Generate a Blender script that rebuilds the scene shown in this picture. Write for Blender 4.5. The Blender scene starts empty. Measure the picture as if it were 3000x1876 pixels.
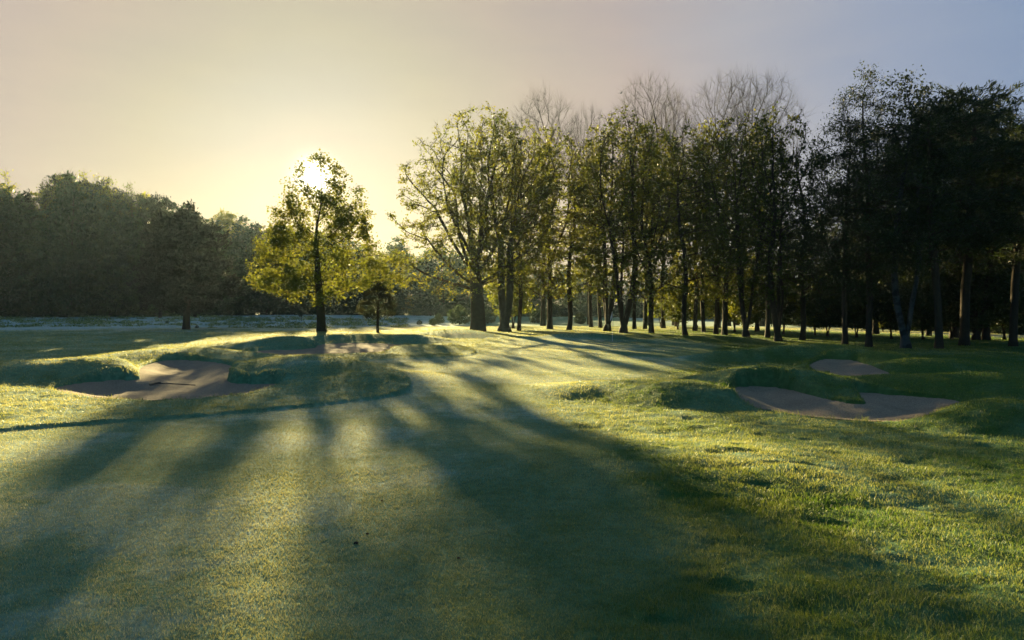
import bpy, math, time
import numpy as np
from mathutils import Vector

T0 = time.time()
R = math.radians
scene = bpy.context.scene
COL = scene.collection

# ------------------------------------------------------------------ frame
F = 1727.0            # focal length in units of a 2418 px wide picture
CU, HV = 1209.0, 728.0
CAM_Z = 2.35
SUN = np.array([-461.0, 1727.0, 303.0]); SUN /= np.linalg.norm(SUN)
SUN_EL = math.asin(SUN[2]); SUN_AZ = math.atan2(SUN[0], SUN[1])


def depth(v, z=0.0):
    return (CAM_Z - z) * F / (v - HV)


def gx(u, d):
    return (u - CU) / F * d


def pt(u, v, z=0.0):
    d = depth(v, z)
    return (gx(u, d), d)


# ------------------------------------------------------------------ noise
_rs = np.random.RandomState(7)
_TAB = _rs.rand(8, 256, 256).astype(np.float32)


def vnoise(x, y, k=0):
    xi = np.floor(x).astype(np.int64); yi = np.floor(y).astype(np.int64)
    fx = x - xi; fy = y - yi
    fx = fx * fx * fx * (fx * (fx * 6 - 15) + 10); fy = fy * fy * fy * (fy * (fy * 6 - 15) + 10)
    t = _TAB[k % 8]
    x0 = xi & 255; x1 = (xi + 1) & 255; y0 = yi & 255; y1 = (yi + 1) & 255
    a = t[y0, x0]; b = t[y0, x1]; c = t[y1, x0]; e = t[y1, x1]
    return (a * (1 - fx) + b * fx) * (1 - fy) + (c * (1 - fx) + e * fx) * fy


def fbm(x, y, oct=3, k=0, gain=0.5):
    s = 0; a = 1; n = 0
    for i in range(oct):
        ca, sa = math.cos(.7 * i + .3), math.sin(.7 * i + .3)
        f = 2.03 ** i
        s = s + a * (vnoise((x * ca - y * sa) * f + 17.3 * i, (x * sa + y * ca) * f + 5.1 * i, k + i) - .5)
        n += a; a *= gain
    return s / n * 2


def sstep(a, b, x):
    t = np.clip((x - a) / (b - a), 0, 1)
    return t * t * (3 - 2 * t)


# ------------------------------------------------------------------ polygons in plan
def smooth_poly(P, it=2):
    P = np.array(P, float)
    for _ in range(it):
        Q = np.roll(P, -1, 0)
        P = np.stack([.75 * P + .25 * Q, .25 * P + .75 * Q], 1).reshape(-1, 2)
    return P


def sdf(x, y, P):
    """signed distance, positive inside"""
    shp = np.shape(x)
    x = np.asarray(x, float).ravel(); y = np.asarray(y, float).ravel()
    best = np.full(x.size, 1e9); ins = np.zeros(x.size, bool)
    n = len(P)
    for i in range(n):
        ax, ay = P[i]; bx, by = P[(i + 1) % n]
        ex, ey = bx - ax, by - ay
        L = ex * ex + ey * ey + 1e-12
        t = np.clip(((x - ax) * ex + (y - ay) * ey) / L, 0, 1)
        dx = x - ax - t * ex; dy = y - ay - t * ey
        best = np.minimum(best, dx * dx + dy * dy)
        if ay != by:
            c = ((ay > y) != (by > y)) & (x < (bx - ax) * (y - ay) / (by - ay) + ax)
            ins ^= c
    d = np.sqrt(best)
    return np.where(ins, d, -d).reshape(shp)


def sdf_near(x, y, P, pad):
    """sdf only near the polygon, -pad elsewhere"""
    x = np.asarray(x, float); y = np.asarray(y, float)
    out = np.full(x.shape, -pad)
    lo = P.min(0) - pad; hi = P.max(0) + pad
    m = (x > lo[0]) & (x < hi[0]) & (y > lo[1]) & (y < hi[1])
    if m.any():
        out[m] = np.maximum(sdf(x[m], y[m], P), -pad)
    return out


def Z6(a, b):
    return (a * .4667, 725.4 + b * .4667)


def Z7(a, b):
    return (1289.6 + a * .4667, 725.4 + b * .4667)


def outline(rows, conv):
    return smooth_poly([pt(*conv(a, b), z) for a, b, z in rows], 2)


BUNKERS = []   # outline, sand height (near y, z, far y, z), lip width


A = outline([(262, 420, -.02), (340, 440, -.03), (450, 462, -.05), (560, 473, -.05), (700, 478, -.05), (850, 475, -.05), (1000, 467, -.05),
             (1150, 455, -.05), (1280, 435, -.05), (1390, 413, -.05), (1430, 399, -.05), (1380, 400, -.1), (1300, 402, -.1), (1200, 400, -.1),
             (1150, 390, -.1), (1155, 370, -.05), (1170, 340, 0), (1185, 310, .05), (1180, 290, .1), (1120, 276, .1), (1000, 266, .1),
             (900, 262, .1), (830, 265, .1), (760, 280, .1), (720, 300, .05), (700, 320, .02), (705, 350, -.03), (712, 380, -.1),
             (690, 383, -.1), (600, 380, -.1), (500, 388, -.1), (400, 398, -.1), (310, 408, -.06)], Z6)
BUNKERS.append((A, 19, -.03, 31.5, .05))
C = outline([(915, 430, 0), (960, 405, .05), (1050, 400, .05), (1130, 410, 0), (1230, 440, -.1), (1330, 465, -.1), (1430, 490, -.1),
             (1530, 507, -.1), (1625, 512, -.1), (1600, 475, -.08), (1540, 430, 0), (1620, 428, .05), (1750, 437, .05), (1900, 448, .05),
             (2040, 465, 0), (2110, 485, 0), (2140, 505, 0), (2080, 525, 0), (2000, 540, 0), (1920, 560, 0), (1800, 575, 0), (1650, 570, 0), (1500, 562, 0),
             (1350, 550, 0), (1200, 528, 0), (1080, 508, 0), (980, 480, 0)], Z7)
BUNKERS.append((C, 15.5, -.03, 21.5, .06))
Dp = outline([(1320, 290, .1), (1380, 265, .1), (1450, 258, .1), (1550, 270, .05), (1650, 300, 0), (1750, 335, 0), (1750, 365, 0),
              (1680, 366, 0), (1600, 358, 0), (1500, 350, 0), (1420, 330, .03), (1360, 310, .06)], Z7)
BUNKERS.append((Dp, 24, -.03, 33, .1))
B = outline([(1225, 230, 0), (1290, 222, 0), (1400, 215, 0), (1500, 214, 0), (1600, 210, 0), (1600, 190, .1), (1700, 182, .1), (1850, 182, .1),
             (2000, 186, .1), (2070, 193, .1), (1990, 215, 0), (1950, 235, 0), (1800, 240, 0), (1640, 243, 0), (1570, 248, 0), (1450, 250, 0), (1330, 245, 0)], Z6)
BUNKERS.append((B, 36, -.03, 47, .1))

# mounds: u, depth, rx, ry, rotation (deg), height
MOUNDS = [   # ..., rotation (deg), picture height of the crest
    # round the left bunker
    (425, 34.6, 4.3, 3.4, 0, 836), (120, 25.6, 4.6, 2.9, 8, 868), (265, 25.2, 2.4, 2.0, -10, 868),
    (690, 25.6, 3.5, 3.2, 0, 860), (860, 23.5, 3.6, 3.6, 0, 893),
    # round the bunker in the middle distance
    (677, 44.0, 3.2, 2.1, 0, 804), (793, 50.3, 3.6, 2.4, 0, 798), (957, 50.3, 4.2, 2.6, 0, 799),
    (995, 40.0, 3.6, 2.6, 0, 827), (831, 35.0, 3.2, 1.1, 0, 851), (1073, 59, 4.4, 2.4, 0, 780),
    # behind the green
    (1390, 58, 5.2, 2.4, 0, 787), (1675, 54, 6.4, 2.6, 0, 796), (1530, 61, 4, 2, 0, 790),
    # near right bunker
    (1838, 21.6, 3.3, 1.75, -38, 881), (1740, 23.2, 2.6, 1.7, 0, 889), (2190, 22.2, 4.4, 2.1, -4, 896),
    (2375, 15.2, 2.2, 1.8, 0, 964), (1640, 19.0, 2.1, 1.7, 0, 919), (1480, 21, 3.6, 2.2, 0, 915), (2460, 20.5, 3, 2.0, 0, 903),
    # far right bunker
    (1935, 35.2, 4.2, 2.8, -10, 819), (2075, 31.6, 2.8, 2.3, -25, 840), (1756, 34, 3.4, 2.0, 0, 833), (2185, 28, 3.4, 1.9, 0, 857),
    # soft swells in the foreground
    (1560, 11, 3.6, 2.6, 0, 1085),
]
# raised uncut turf round the left bunkers, its cut edge facing the camera
_edge = [(-900, 1052), (-300, 1037), (0, 1017), (93, 1009), (187, 1001.7), (280, 995), (397, 986.8), (513, 977.4), (653, 963.4), (793, 948.5),
         (887, 937.7), (945, 928), (974, 917), (966, 905), (925, 889), (865, 873), (800, 862), (770, 856), (840, 855), (933, 851.5), (1027, 847.7),
         (1100, 842.5), (1128, 836), (1112, 826), (1075, 812), (1050, 800), (900, 786), (600, 786), (-300, 790), (-900, 800)]
ROUGH_L = smooth_poly([pt(u, v) for u, v in _edge], 1)
GREEN = smooth_poly([pt(*p) for p in [(1010, 868), (1150, 838), (1190, 815), (1190, 800), (1290, 798), (1450, 801), (1620, 806), (1700, 812), (1690, 826),
                                      (1640, 842), (1600, 862), (1560, 884), (1440, 902), (1280, 910), (1110, 898)]], 2)
FAIR = smooth_poly([pt(*p) for p in [(-900, 1060), (0, 1010), (650, 955), (985, 915), (800, 850), (1130, 830), (1150, 800), (1700, 806), (1720, 835), (1560, 890),
                                     (1330, 915), (1300, 960), (1350, 1010), (1480, 1120), (1640, 1250), (1590, 1400), (1250, 1540), (900, 1900), (-900, 1900)]], 2)


def bump(x, y, u, d, rx, ry, rot):
    cx = gx(u, d); c, s = math.cos(R(rot)), math.sin(R(rot))
    dx, dy = x - cx, y - d
    a = (dx * c + dy * s) / rx; b = (-dx * s + dy * c) / ry
    return 1 - sstep(.12, 1.18, np.sqrt(a * a + b * b))


def plain(x, y):
    z = .07 * fbm(x / 9, y / 9, 2, 1) * sstep(6, 14, np.hypot(x, y))
    return z + .9 * sstep(70, 150, y) * sstep(-5, -75, x)


def _solve():
    """mound heights that put every crest where it belongs although the mounds overlap"""
    cx = np.array([gx(m[0], m[1]) for m in MOUNDS]); cy = np.array([m[1] for m in MOUNDS], float)
    zt = CAM_Z - (np.array([m[5] for m in MOUNDS]) - HV) / F * cy - plain(cx, cy)
    zt = zt + np.where((cy > 14) & (cy < 52), np.where(cx < 0, .27, .15), .08)
    zt = zt - np.where(sdf(cx, cy, ROUGH_L) > 0, .07, 0)
    K = np.stack([bump(cx, cy, *m[:5]) for m in MOUNDS], 1)
    h = np.linalg.solve(K.T @ K + .02 * np.eye(len(K)), K.T @ zt)
    return np.clip(h, .02, .8)


MH = _solve()


def terrain(x, y):
    x = np.asarray(x, float); y = np.asarray(y, float)
    z = plain(x, y)
    for m, h in zip(MOUNDS, MH): z = z + h * bump(x, y, *m[:5])
    return z


DISH = [.22, .2, .14, .07]


def sand_z(i, x, y, s=None):
    P, y0, z0, y1, z1 = BUNKERS[i]
    t = np.clip((y - y0) / (y1 - y0), -.2, 1.2)
    if s is None: s = sdf_near(x, y, P, 2.5)
    return z0 + (z1 - z0) * t * np.abs(t) - DISH[i] * sstep(0, 1.4, s) + .03 * fbm(x / 1.1, y / 1.1, 2, 3) * sstep(0, .6, s) + .010 * fbm(x / .22, y / .22, 2, 4)


def ground(x, y, full=False):
    z = terrain(x, y)
    sr = sdf_near(x, y, ROUGH_L, 1.0) + .05 * fbm(x / .35, y / .35, 2, 1)
    sg = sdf_near(x, y, GREEN, 2.0)
    sf = sdf_near(x, y, FAIR, 2.0)
    rough = 1 - sstep(-.4, .4, np.maximum(sg, sf))
    rough = np.maximum(rough, sstep(-.02, .05, sr))
    green = sstep(-.2, .3, sg)
    z = z + .065 * sstep(-.03, .07, sr) - .035 * np.exp(-((sr + .08) / .05) ** 2) * np.clip(.7 + fbm(x / 1.5, y / 1.5, 2, 2), 0, 1.2)
    # lumps of the uncut turf
    lum = fbm(x / .6, y / .5, 3, 2, .65)
    hol = np.minimum(fbm(x / .42 + 3, y / .3, 2, 5) + .25, 0)
    z = np.array(z + rough * (.032 * lum + .075 * hol) + (1 - rough) * (.010 * lum))
    bs = np.full(np.shape(x), -9.0)
    for i, (P, *_r) in enumerate(BUNKERS):
        s = sdf_near(x, y, P, 2.5) + .045 * fbm(x / .3, y / .3, 2, 6)
        bs = np.maximum(bs, s)
        m = s > -2.4
        if not m.any(): continue
        sm, xm, ym, zm = s[m], x[m], y[m], z[m]
        back = sstep(.02, -.05, sdf_near(xm, ym + .12, P, 2.6) - sm)      # 1 on the far side of the sand
        ze = sand_z(i, xm, ym, np.zeros_like(sm))
        # banks round over and drop to the sand
        t = np.clip(-sm / (.8 + .1 * back), 0, 1)
        prof = np.sqrt(np.clip(1 - (1 - t) ** 2, 0, 1))
        zr = ze + (zm - ze) * ((.12 + .5 * back) * (1 - prof) + prof) + .02 * (1 - back) * (1 - prof) + .12 * back * np.exp(-((sm + .2) / .22) ** 2)
        w = sstep(-.04, .09, sm)
        zi = sand_z(i, xm, ym, np.maximum(sm, 0)) - .2
        z[m] = np.where(sm > -1.5, zr * (1 - w) + np.minimum(zi, zr) * w, zm)
    if full:
        return z, rough, green, bs
    return z


# ------------------------------------------------------------------ object helpers
def tag(o, label=None, cat=None, group=None, kind=None):
    if label: o['label'] = label
    if cat: o['category'] = cat
    if group: o['group'] = group
    if kind: o['kind'] = kind
    return o


def link(o, parent=None):
    COL.objects.link(o)
    if parent is not None: o.parent = parent
    return o


def mesh_arrays(name, V, faces, mat, smooth=True, attrs=None):
    """faces: list of int arrays (n,k)"""
    me = bpy.data.meshes.new(name)
    V = np.ascontiguousarray(V, np.float32)
    me.vertices.add(len(V)); me.vertices.foreach_set('co', V.ravel())
    faces = [np.asarray(f, np.int32) for f in faces if len(f)]
    loops = np.concatenate([f.ravel() for f in faces])
    tot = np.concatenate([np.full(len(f), f.shape[1], np.int32) for f in faces])
    start = np.concatenate([[0], np.cumsum(tot)[:-1]]).astype(np.int32)
    me.loops.add(len(loops)); me.loops.foreach_set('vertex_index', loops)
    me.polygons.add(len(tot)); me.polygons.foreach_set('loop_start', start); me.polygons.foreach_set('loop_total', tot)
    me.update(calc_edges=True)
    if smooth: me.polygons.foreach_set('use_smooth', np.ones(len(tot), bool))
    for k, a in (attrs or {}).items():
        at = me.attributes.new(k, 'FLOAT', 'POINT'); at.data.foreach_set('value', np.ascontiguousarray(a, np.float32))
    if mat: me.materials.append(mat)
    return me


def obj(name, me, parent=None):
    return link(bpy.data.objects.new(name, me), parent)


def empty(name, loc, rz=0):
    o = bpy.data.objects.new(name, None); o.empty_display_size = .5
    o.location = loc; o.rotation_euler = (0, 0, rz)
    return link(o)


# ------------------------------------------------------------------ materials
def new_mat(name):
    m = bpy.data.materials.new(name); m.use_nodes = True
    nt = m.node_tree; nt.nodes.clear()
    return m, nt, nt.nodes, nt.links


def N(nodes, t, **kw):
    n = nodes.new(t)
    for k, v in kw.items(): setattr(n, k, v)
    return n


def mixc(nodes, links, fac, a, b, mode='MIX'):
    n = nodes.new('ShaderNodeMix'); n.data_type = 'RGBA'; n.blend_type = mode
    for sock, val in ((n.inputs[0], fac), (n.inputs[6], a), (n.inputs[7], b)):
        if hasattr(val, 'is_linked') or isinstance(val, bpy.types.NodeSocket): links.new(val, sock)
        elif isinstance(val, (int, float)): sock.default_value = val
        else: sock.default_value = (*val, 1)
    return n.outputs[2]


def attr(nodes, name):
    n = nodes.new('ShaderNodeAttribute'); n.attribute_name = name
    return n.outputs['Fac']


def noise(nodes, links, scale, detail=3, coord='Object', rough=.55):
    tc = nodes.new('ShaderNodeTexCoord'); t = nodes.new('ShaderNodeTexNoise')
    t.inputs['Scale'].default_value = scale; t.inputs['Detail'].default_value = detail; t.inputs['Roughness'].default_value = rough
    links.new(tc.outputs[coord], t.inputs['Vector'])
    return t.outputs['Fac']


def ramp(nodes, links, fac, stops, interp='LINEAR'):
    r = nodes.new('ShaderNodeValToRGB'); links.new(fac, r.inputs[0]); r.color_ramp.interpolation = interp
    e = r.color_ramp.elements
    while len(e) < len(stops): e.new(.5)
    for i, (p, c) in enumerate(stops):
        e[i].position = p; e[i].color = (*c, 1) if not isinstance(c, (int, float)) else (c, c, c, 1)
    return r.outputs[0]


FROST = (.20, .41, .29)
HOAR = (.46, .60, .58)
GRASS_G = (.040, .125, .018)
GRASS_Y = (.09, .17, .025)


def turf_colour(nodes, links):
    fr = attr(nodes, 'frost')
    n1 = noise(nodes, links, .8, 4); n2 = noise(nodes, links, 7, 3)
    g = mixc(nodes, links, n1, GRASS_G, GRASS_Y)
    c = mixc(nodes, links, fr, g, FROST)
    c = mixc(nodes, links, ramp(nodes, links, fr, [(.75, 0.), (1., 1.)]), c, HOAR)
    dark = ramp(nodes, links, n2, [(.3, (.62, .66, .6)), (.65, (1.05, 1.05, 1.05))])
    return mixc(nodes, links, 1.0, c, dark, 'MULTIPLY')


def mat_turf():
    m, nt, n, l = new_mat('turf')
    c = turf_colour(n, l)
    b = N(n, 'ShaderNodeBsdfPrincipled'); b.inputs['Roughness'].default_value = .9; b.inputs['Specular IOR Level'].default_value = .15
    c = mixc(n, l, 1.0, c, (.75, .75, .72), 'MULTIPLY')
    l.new(c, b.inputs['Base Color'])
    bp = N(n, 'ShaderNodeBump'); bp.inputs['Strength'].default_value = .9; bp.inputs['Distance'].default_value = .05
    f = noise(n, l, 14, 4, rough=.7); l.new(f, bp.inputs['Height']); l.new(bp.outputs[0], b.inputs['Normal'])
    o = N(n, 'ShaderNodeOutputMaterial'); l.new(b.outputs[0], o.inputs[0])
    return m


def mat_blades():
    m, nt, n, l = new_mat('grass_blades')
    fr = attr(n, 'frost'); rnd = attr(n, 'tone')
    g = mixc(n, l, rnd, GRASS_G, GRASS_Y)
    c = mixc(n, l, fr, g, FROST)
    c = mixc(n, l, ramp(n, l, fr, [(.75, 0.), (1., 1.)]), c, HOAR)
    t = mixc(n, l, fr, mixc(n, l, rnd, (.07, .15, .010), (.17, .21, .018)), (.56, .48, .15))
    b = N(n, 'ShaderNodeBsdfPrincipled'); b.inputs['Roughness'].default_value = .5; b.inputs['Specular IOR Level'].default_value = .3
    l.new(c, b.inputs['Base Color'])
    tr = N(n, 'ShaderNodeBsdfTranslucent'); l.new(t, tr.inputs['Color'])
    mx = N(n, 'ShaderNodeMixShader'); mx.inputs[0].default_value = .5
    l.new(b.outputs[0], mx.inputs[1]); l.new(tr.outputs[0], mx.inputs[2])
    o = N(n, 'ShaderNodeOutputMaterial'); l.new(mx.outputs[0], o.inputs[0])
    return m


def mat_sand():
    m, nt, n, l = new_mat('sand')
    n1 = noise(n, l, 1.3, 4); n2 = noise(n, l, 30, 3)
    c = mixc(n, l, n1, (.215, .155, .11), (.37, .285, .205))
    c = mixc(n, l, 1.0, c, ramp(n, l, n2, [(.3, .55), (.7, 1.15)]), 'MULTIPLY')
    b = N(n, 'ShaderNodeBsdfPrincipled'); b.inputs['Roughness'].default_value = .95; b.inputs['Specular IOR Level'].default_value = .1
    l.new(c, b.inputs['Base Color'])
    bp = N(n, 'ShaderNodeBump'); bp.inputs['Strength'].default_value = .8; bp.inputs['Distance'].default_value = .04
    l.new(noise(n, l, 9, 6, rough=.75), bp.inputs['Height']); l.new(bp.outputs[0], b.inputs['Normal'])
    o = N(n, 'ShaderNodeOutputMaterial'); l.new(b.outputs[0], o.inputs[0])
    return m


def mat_bark(name, a, b_, patch=None):
    m, nt, n, l = new_mat(name)
    n1 = noise(n, l, 3.0, 5, rough=.7)
    c = mixc(n, l, n1, a, b_)
    if patch:
        c = mixc(n, l, ramp(n, l, noise(n, l, 2.2, 3), [(.47, 0.), (.56, 1.)]), c, patch)
    b = N(n, 'ShaderNodeBsdfPrincipled'); b.inputs['Roughness'].default_value = .9; b.inputs['Specular IOR Level'].default_value = .15
    l.new(c, b.inputs['Base Color'])
    bp = N(n, 'ShaderNodeBump'); bp.inputs['Strength'].default_value = .8; bp.inputs['Distance'].default_value = .08
    l.new(noise(n, l, 9, 4, rough=.7), bp.inputs['Height']); l.new(bp.outputs[0], b.inputs['Normal'])
    o = N(n, 'ShaderNodeOutputMaterial'); l.new(b.outputs[0], o.inputs[0])
    return m


def mat_leaf(name, a, b_, ta, tb, mixv=.5):
    m, nt, n, l = new_mat(name)
    n1 = ramp(n, l, noise(n, l, .55, 3), [(.35, 0.), (.65, 1.)])
    oi = N(n, 'ShaderNodeObjectInfo')
    c = mixc(n, l, n1, a, b_); t = mixc(n, l, n1, ta, tb)
    br = ramp(n, l, oi.outputs['Random'], [(0, (.6, .66, .66)), (1, (1.35, 1.28, 1.15))])
    c = mixc(n, l, 1.0, c, br, 'MULTIPLY'); t = mixc(n, l, 1.0, t, br, 'MULTIPLY')
    b = N(n, 'ShaderNodeBsdfPrincipled'); b.inputs['Roughness'].default_value = .55; b.inputs['Specular IOR Level'].default_value = .25
    l.new(c, b.inputs['Base Color'])
    tr = N(n, 'ShaderNodeBsdfTranslucent'); l.new(t, tr.inputs['Color'])
    mx = N(n, 'ShaderNodeMixShader'); mx.inputs[0].default_value = mixv
    l.new(b.outputs[0], mx.inputs[1]); l.new(tr.outputs[0], mx.inputs[2])
    o = N(n, 'ShaderNodeOutputMaterial'); l.new(mx.outputs[0], o.inputs[0])
    return m


def mat_plain(name, col, rough=.5, metal=0.0, var=.15, trans=0):
    m, nt, n, l = new_mat(name)
    c = mixc(n, l, noise(n, l, 14, 3), tuple(x * (1 - var) for x in col), tuple(min(1, x * (1 + var)) for x in col))
    b = N(n, 'ShaderNodeBsdfPrincipled'); b.inputs['Roughness'].default_value = rough; b.inputs['Metallic'].default_value = metal
    l.new(c, b.inputs['Base Color'])
    o = N(n, 'ShaderNodeOutputMaterial')
    if trans:
        tr = N(n, 'ShaderNodeBsdfTranslucent'); l.new(c, tr.inputs['Color'])
        mx = N(n, 'ShaderNodeMixShader'); mx.inputs[0].default_value = trans
        l.new(b.outputs[0], mx.inputs[1]); l.new(tr.outputs[0], mx.inputs[2]); l.new(mx.outputs[0], o.inputs[0])
    else:
        l.new(b.outputs[0], o.inputs[0])
    return m


M = dict(
    turf=mat_turf(), blades=mat_blades(), sand=mat_sand(),
    bark=mat_bark('bark', (.035, .027, .018), (.10, .078, .05)),
    bark_dark=mat_bark('dark_bark', (.03, .022, .016), (.075, .052, .035)),
    birch=mat_bark('birch_bark', (.05, .05, .05), (.09, .09, .088), (.03, .028, .026)),
    sycamore=mat_leaf('sycamore_leaves', (.04, .08, .012), (.08, .11, .015), (.125, .155, .02), (.225, .22, .03), .5),
    oak=mat_leaf('young_oak_leaves', (.06, .075, .014), (.10, .09, .018), (.16, .19, .025), (.26, .25, .035), .5),
    grove=mat_leaf('grove_leaves', (.032, .06, .012), (.055, .07, .014), (.14, .18, .015), (.27, .25, .02), .45),
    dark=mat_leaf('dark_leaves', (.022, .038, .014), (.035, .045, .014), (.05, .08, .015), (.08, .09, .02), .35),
    needle=mat_leaf('needles', (.012, .021, .011), (.024, .025, .013), (.014, .02, .008), (.03, .03, .012), .25),
    brown=mat_leaf('brown_needles', (.045, .052, .026), (.07, .066, .034), (.06, .072, .026), (.10, .095, .035), .4),
    wood=mat_leaf('wood_leaves', (.022, .052, .03), (.042, .07, .034), (.045, .09, .03), (.10, .13, .03), .35),
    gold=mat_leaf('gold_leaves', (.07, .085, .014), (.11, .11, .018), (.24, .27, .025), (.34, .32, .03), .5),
)


# ------------------------------------------------------------------ trees
class Skel:
    def __init__(self, root=(0, 0, -.35)):
        self.p = [np.array(root, float)]; self.par = [-1]

    def path(self, parent, start_dir, length, step, rng, bend=(0, 0, .06), jit=.07):
        d = np.array(start_dir, float); d /= np.linalg.norm(d)
        i = parent
        for _ in range(max(1, int(round(length / step)))):
            d = d + np.array(bend) + rng.normal(0, jit, 3); d /= np.linalg.norm(d)
            self.p.append(self.p[i] + d * step); self.par.append(i); i = len(self.p) - 1
        return i


def att_profile(rng, n, zs, rs, cx=0, cy=0, fill=.62, squash=1.0):
    """points filling a crown of radius rs at heights zs, denser near its skin, in loose clumps"""
    zz = np.linspace(zs[0], zs[-1], 200); rr = np.interp(zz, zs, rs)
    w = rr ** 1.6 + .02; w /= w.sum()
    z = rng.choice(zz, n, p=w) + rng.normal(0, .02 * (zs[-1] - zs[0]), n)
    r = np.interp(z, zs, rs) * rng.rand(n) ** (fill)
    # uneven outline
    a = rng.rand(n) * 2 * np.pi
    r = r * (1 + .22 * fbm(a * 1.3 + 9, z * .35, 2, 6))
    return np.stack([cx + r * np.cos(a), cy + r * np.sin(a) * squash, z], 1)


def colonize(sk, att, rng, D, dk, iters=90, up=.05, jit=.12):
    P = [np.asarray(p) for p in sk.p]; par = list(sk.par)
    PA = np.array(P)
    n = len(att); alive = np.ones(n, bool)
    best = np.full(n, 1e9); near = np.zeros(n, int)

    def upd(idx):
        al = np.nonzero(alive)[0]
        if not len(al): return
        Q = np.array([P[i] for i in idx])
        d = np.linalg.norm(att[al, None, :] - Q[None], axis=2)
        j = d.argmin(1); dm = d[np.arange(len(al)), j]
        b = dm < best[al]
        best[al[b]] = dm[b]; near[al[b]] = np.array(idx)[j[b]]
        alive[al[best[al] < dk]] = False
    # growth starts above the lowest part of the stem
    for s in range(0, len(P), 64): upd(list(range(max(1, s), min(len(P), s + 64))) or [0])
    kids = {}
    for it in range(iters):
        al = np.nonzero(alive)[0]
        if len(al) == 0: break
        nodes, inv = np.unique(near[al], return_inverse=True)
        dv = att[al] - np.array([P[i] for i in near[al]])
        dv /= np.linalg.norm(dv, axis=1)[:, None] + 1e-9
        acc = np.zeros((len(nodes), 3)); np.add.at(acc, inv, dv)
        acc /= np.linalg.norm(acc, axis=1)[:, None] + 1e-9
        acc += rng.normal(0, jit, acc.shape) + np.array([0, 0, up])
        acc /= np.linalg.norm(acc, axis=1)[:, None] + 1e-9
        new = []
        for k, i in enumerate(nodes):
            q = P[i] + acc[k] * D
            ks = kids.setdefault(i, [])
            if len(ks) >= 3 or any(np.linalg.norm(q - P[c]) < .45 * D for c in ks):
                m = al[near[al] == i]; alive[m[rng.rand(len(m)) < .5]] = False
                continue
            P.append(q); par.append(i); ks.append(len(P) - 1); new.append(len(P) - 1)
        if new: upd(new)
    return np.array(P), np.array(par)


def radii(par, rtip, rbase, e=2.2):
    n = len(par); s = np.zeros(n); cnt = np.zeros(n, int)
    for i in range(n - 1, 0, -1):
        if cnt[i] == 0: s[i] = rtip ** e
        s[par[i]] += s[i] * 1.002; cnt[par[i]] += 1
    r = s ** (1 / e)
    p = math.log(rbase / rtip) / math.log(max(r[0] / rtip, 1.01))
    return rtip * (r / rtip) ** p, cnt


def tubes(P, par, r, flare=1.7, sides=None):
    n = len(P)
    main = np.full(n, -1); order = np.argsort(r)
    for i in order:
        if par[i] >= 0: main[par[i]] = i
    heads = [i for i in range(n) if par[i] < 0 or main[par[i]] != i]
    VV, FF, off = [], [], 0
    for h in heads:
        ch = [] if par[h] < 0 else [par[h]]
        i = h
        while i >= 0: ch.append(i); i = main[i]
        if len(ch) < 2: continue
        Q = P[ch].copy(); rr = r[ch].copy()
        if par[h] >= 0: rr[0] = min(rr[0], rr[1] * 1.15)
        if len(ch) > 3: Q[1:-1] = .25 * Q[:-2] + .5 * Q[1:-1] + .25 * Q[2:]
        rmax = rr.max()
        k = 12 if rmax > .3 else 8 if rmax > .12 else 5 if rmax > .05 else 3
        if par[h] < 0:
            zz = Q[:, 2]; rr = rr * (1 + (flare - 1) * np.exp(-np.maximum(zz, 0) / (1.6 * rr[0])))
        T = np.gradient(Q, axis=0); T /= np.linalg.norm(T, axis=1)[:, None] + 1e-9
        ref = np.array([1., 0, 0]) if abs(T[0, 0]) < .8 else np.array([0, 1., 0])
        U = np.cross(T, ref); U /= np.linalg.norm(U, axis=1)[:, None] + 1e-9
        W = np.cross(T, U)
        a = np.arange(k) / k * 2 * np.pi
        rad = rr[:, None] * (1 + .09 * np.sin(a * 3 + ch[-1])[None, :] * (rmax > .12))
        V = Q[:, None, :] + rad[..., None] * (np.cos(a)[None, :, None] * U[:, None, :] + np.sin(a)[None, :, None] * W[:, None, :])
        m = len(ch)
        g = np.arange(m * k).reshape(m, k)
        A_ = g[:-1]; B_ = g[1:]
        f = np.stack([A_, np.roll(A_, -1, 1), np.roll(B_, -1, 1), B_], -1).reshape(-1, 4) + off
        VV.append(V.reshape(-1, 3)); FF.append(f); off += m * k
    return np.concatenate(VV), np.concatenate(FF)


def twigs(starts, dirs, lens, r0):
    """thin three-sided spikes"""
    n = len(starts)
    d = dirs / (np.linalg.norm(dirs, axis=1)[:, None] + 1e-9)
    ref = np.where(np.abs(d[:, :1]) < .8, np.array([[1., 0, 0]]), np.array([[0, 1., 0]]))
    U = np.cross(d, ref); U /= np.linalg.norm(U, axis=1)[:, None]; W = np.cross(d, U)
    V = np.zeros((n, 4, 3))
    for k in range(3):
        a = k * 2.0944
        V[:, k] = starts + r0 * (math.cos(a) * U + math.sin(a) * W)
    V[:, 3] = starts + d * lens[:, None]
    b = np.arange(n)[:, None] * 4
    F_ = np.concatenate([b + np.array([[0, 1, 3]]), b + np.array([[1, 2, 3]]), b + np.array([[2, 0, 3]])])
    return V.reshape(-1, 3), F_


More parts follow.
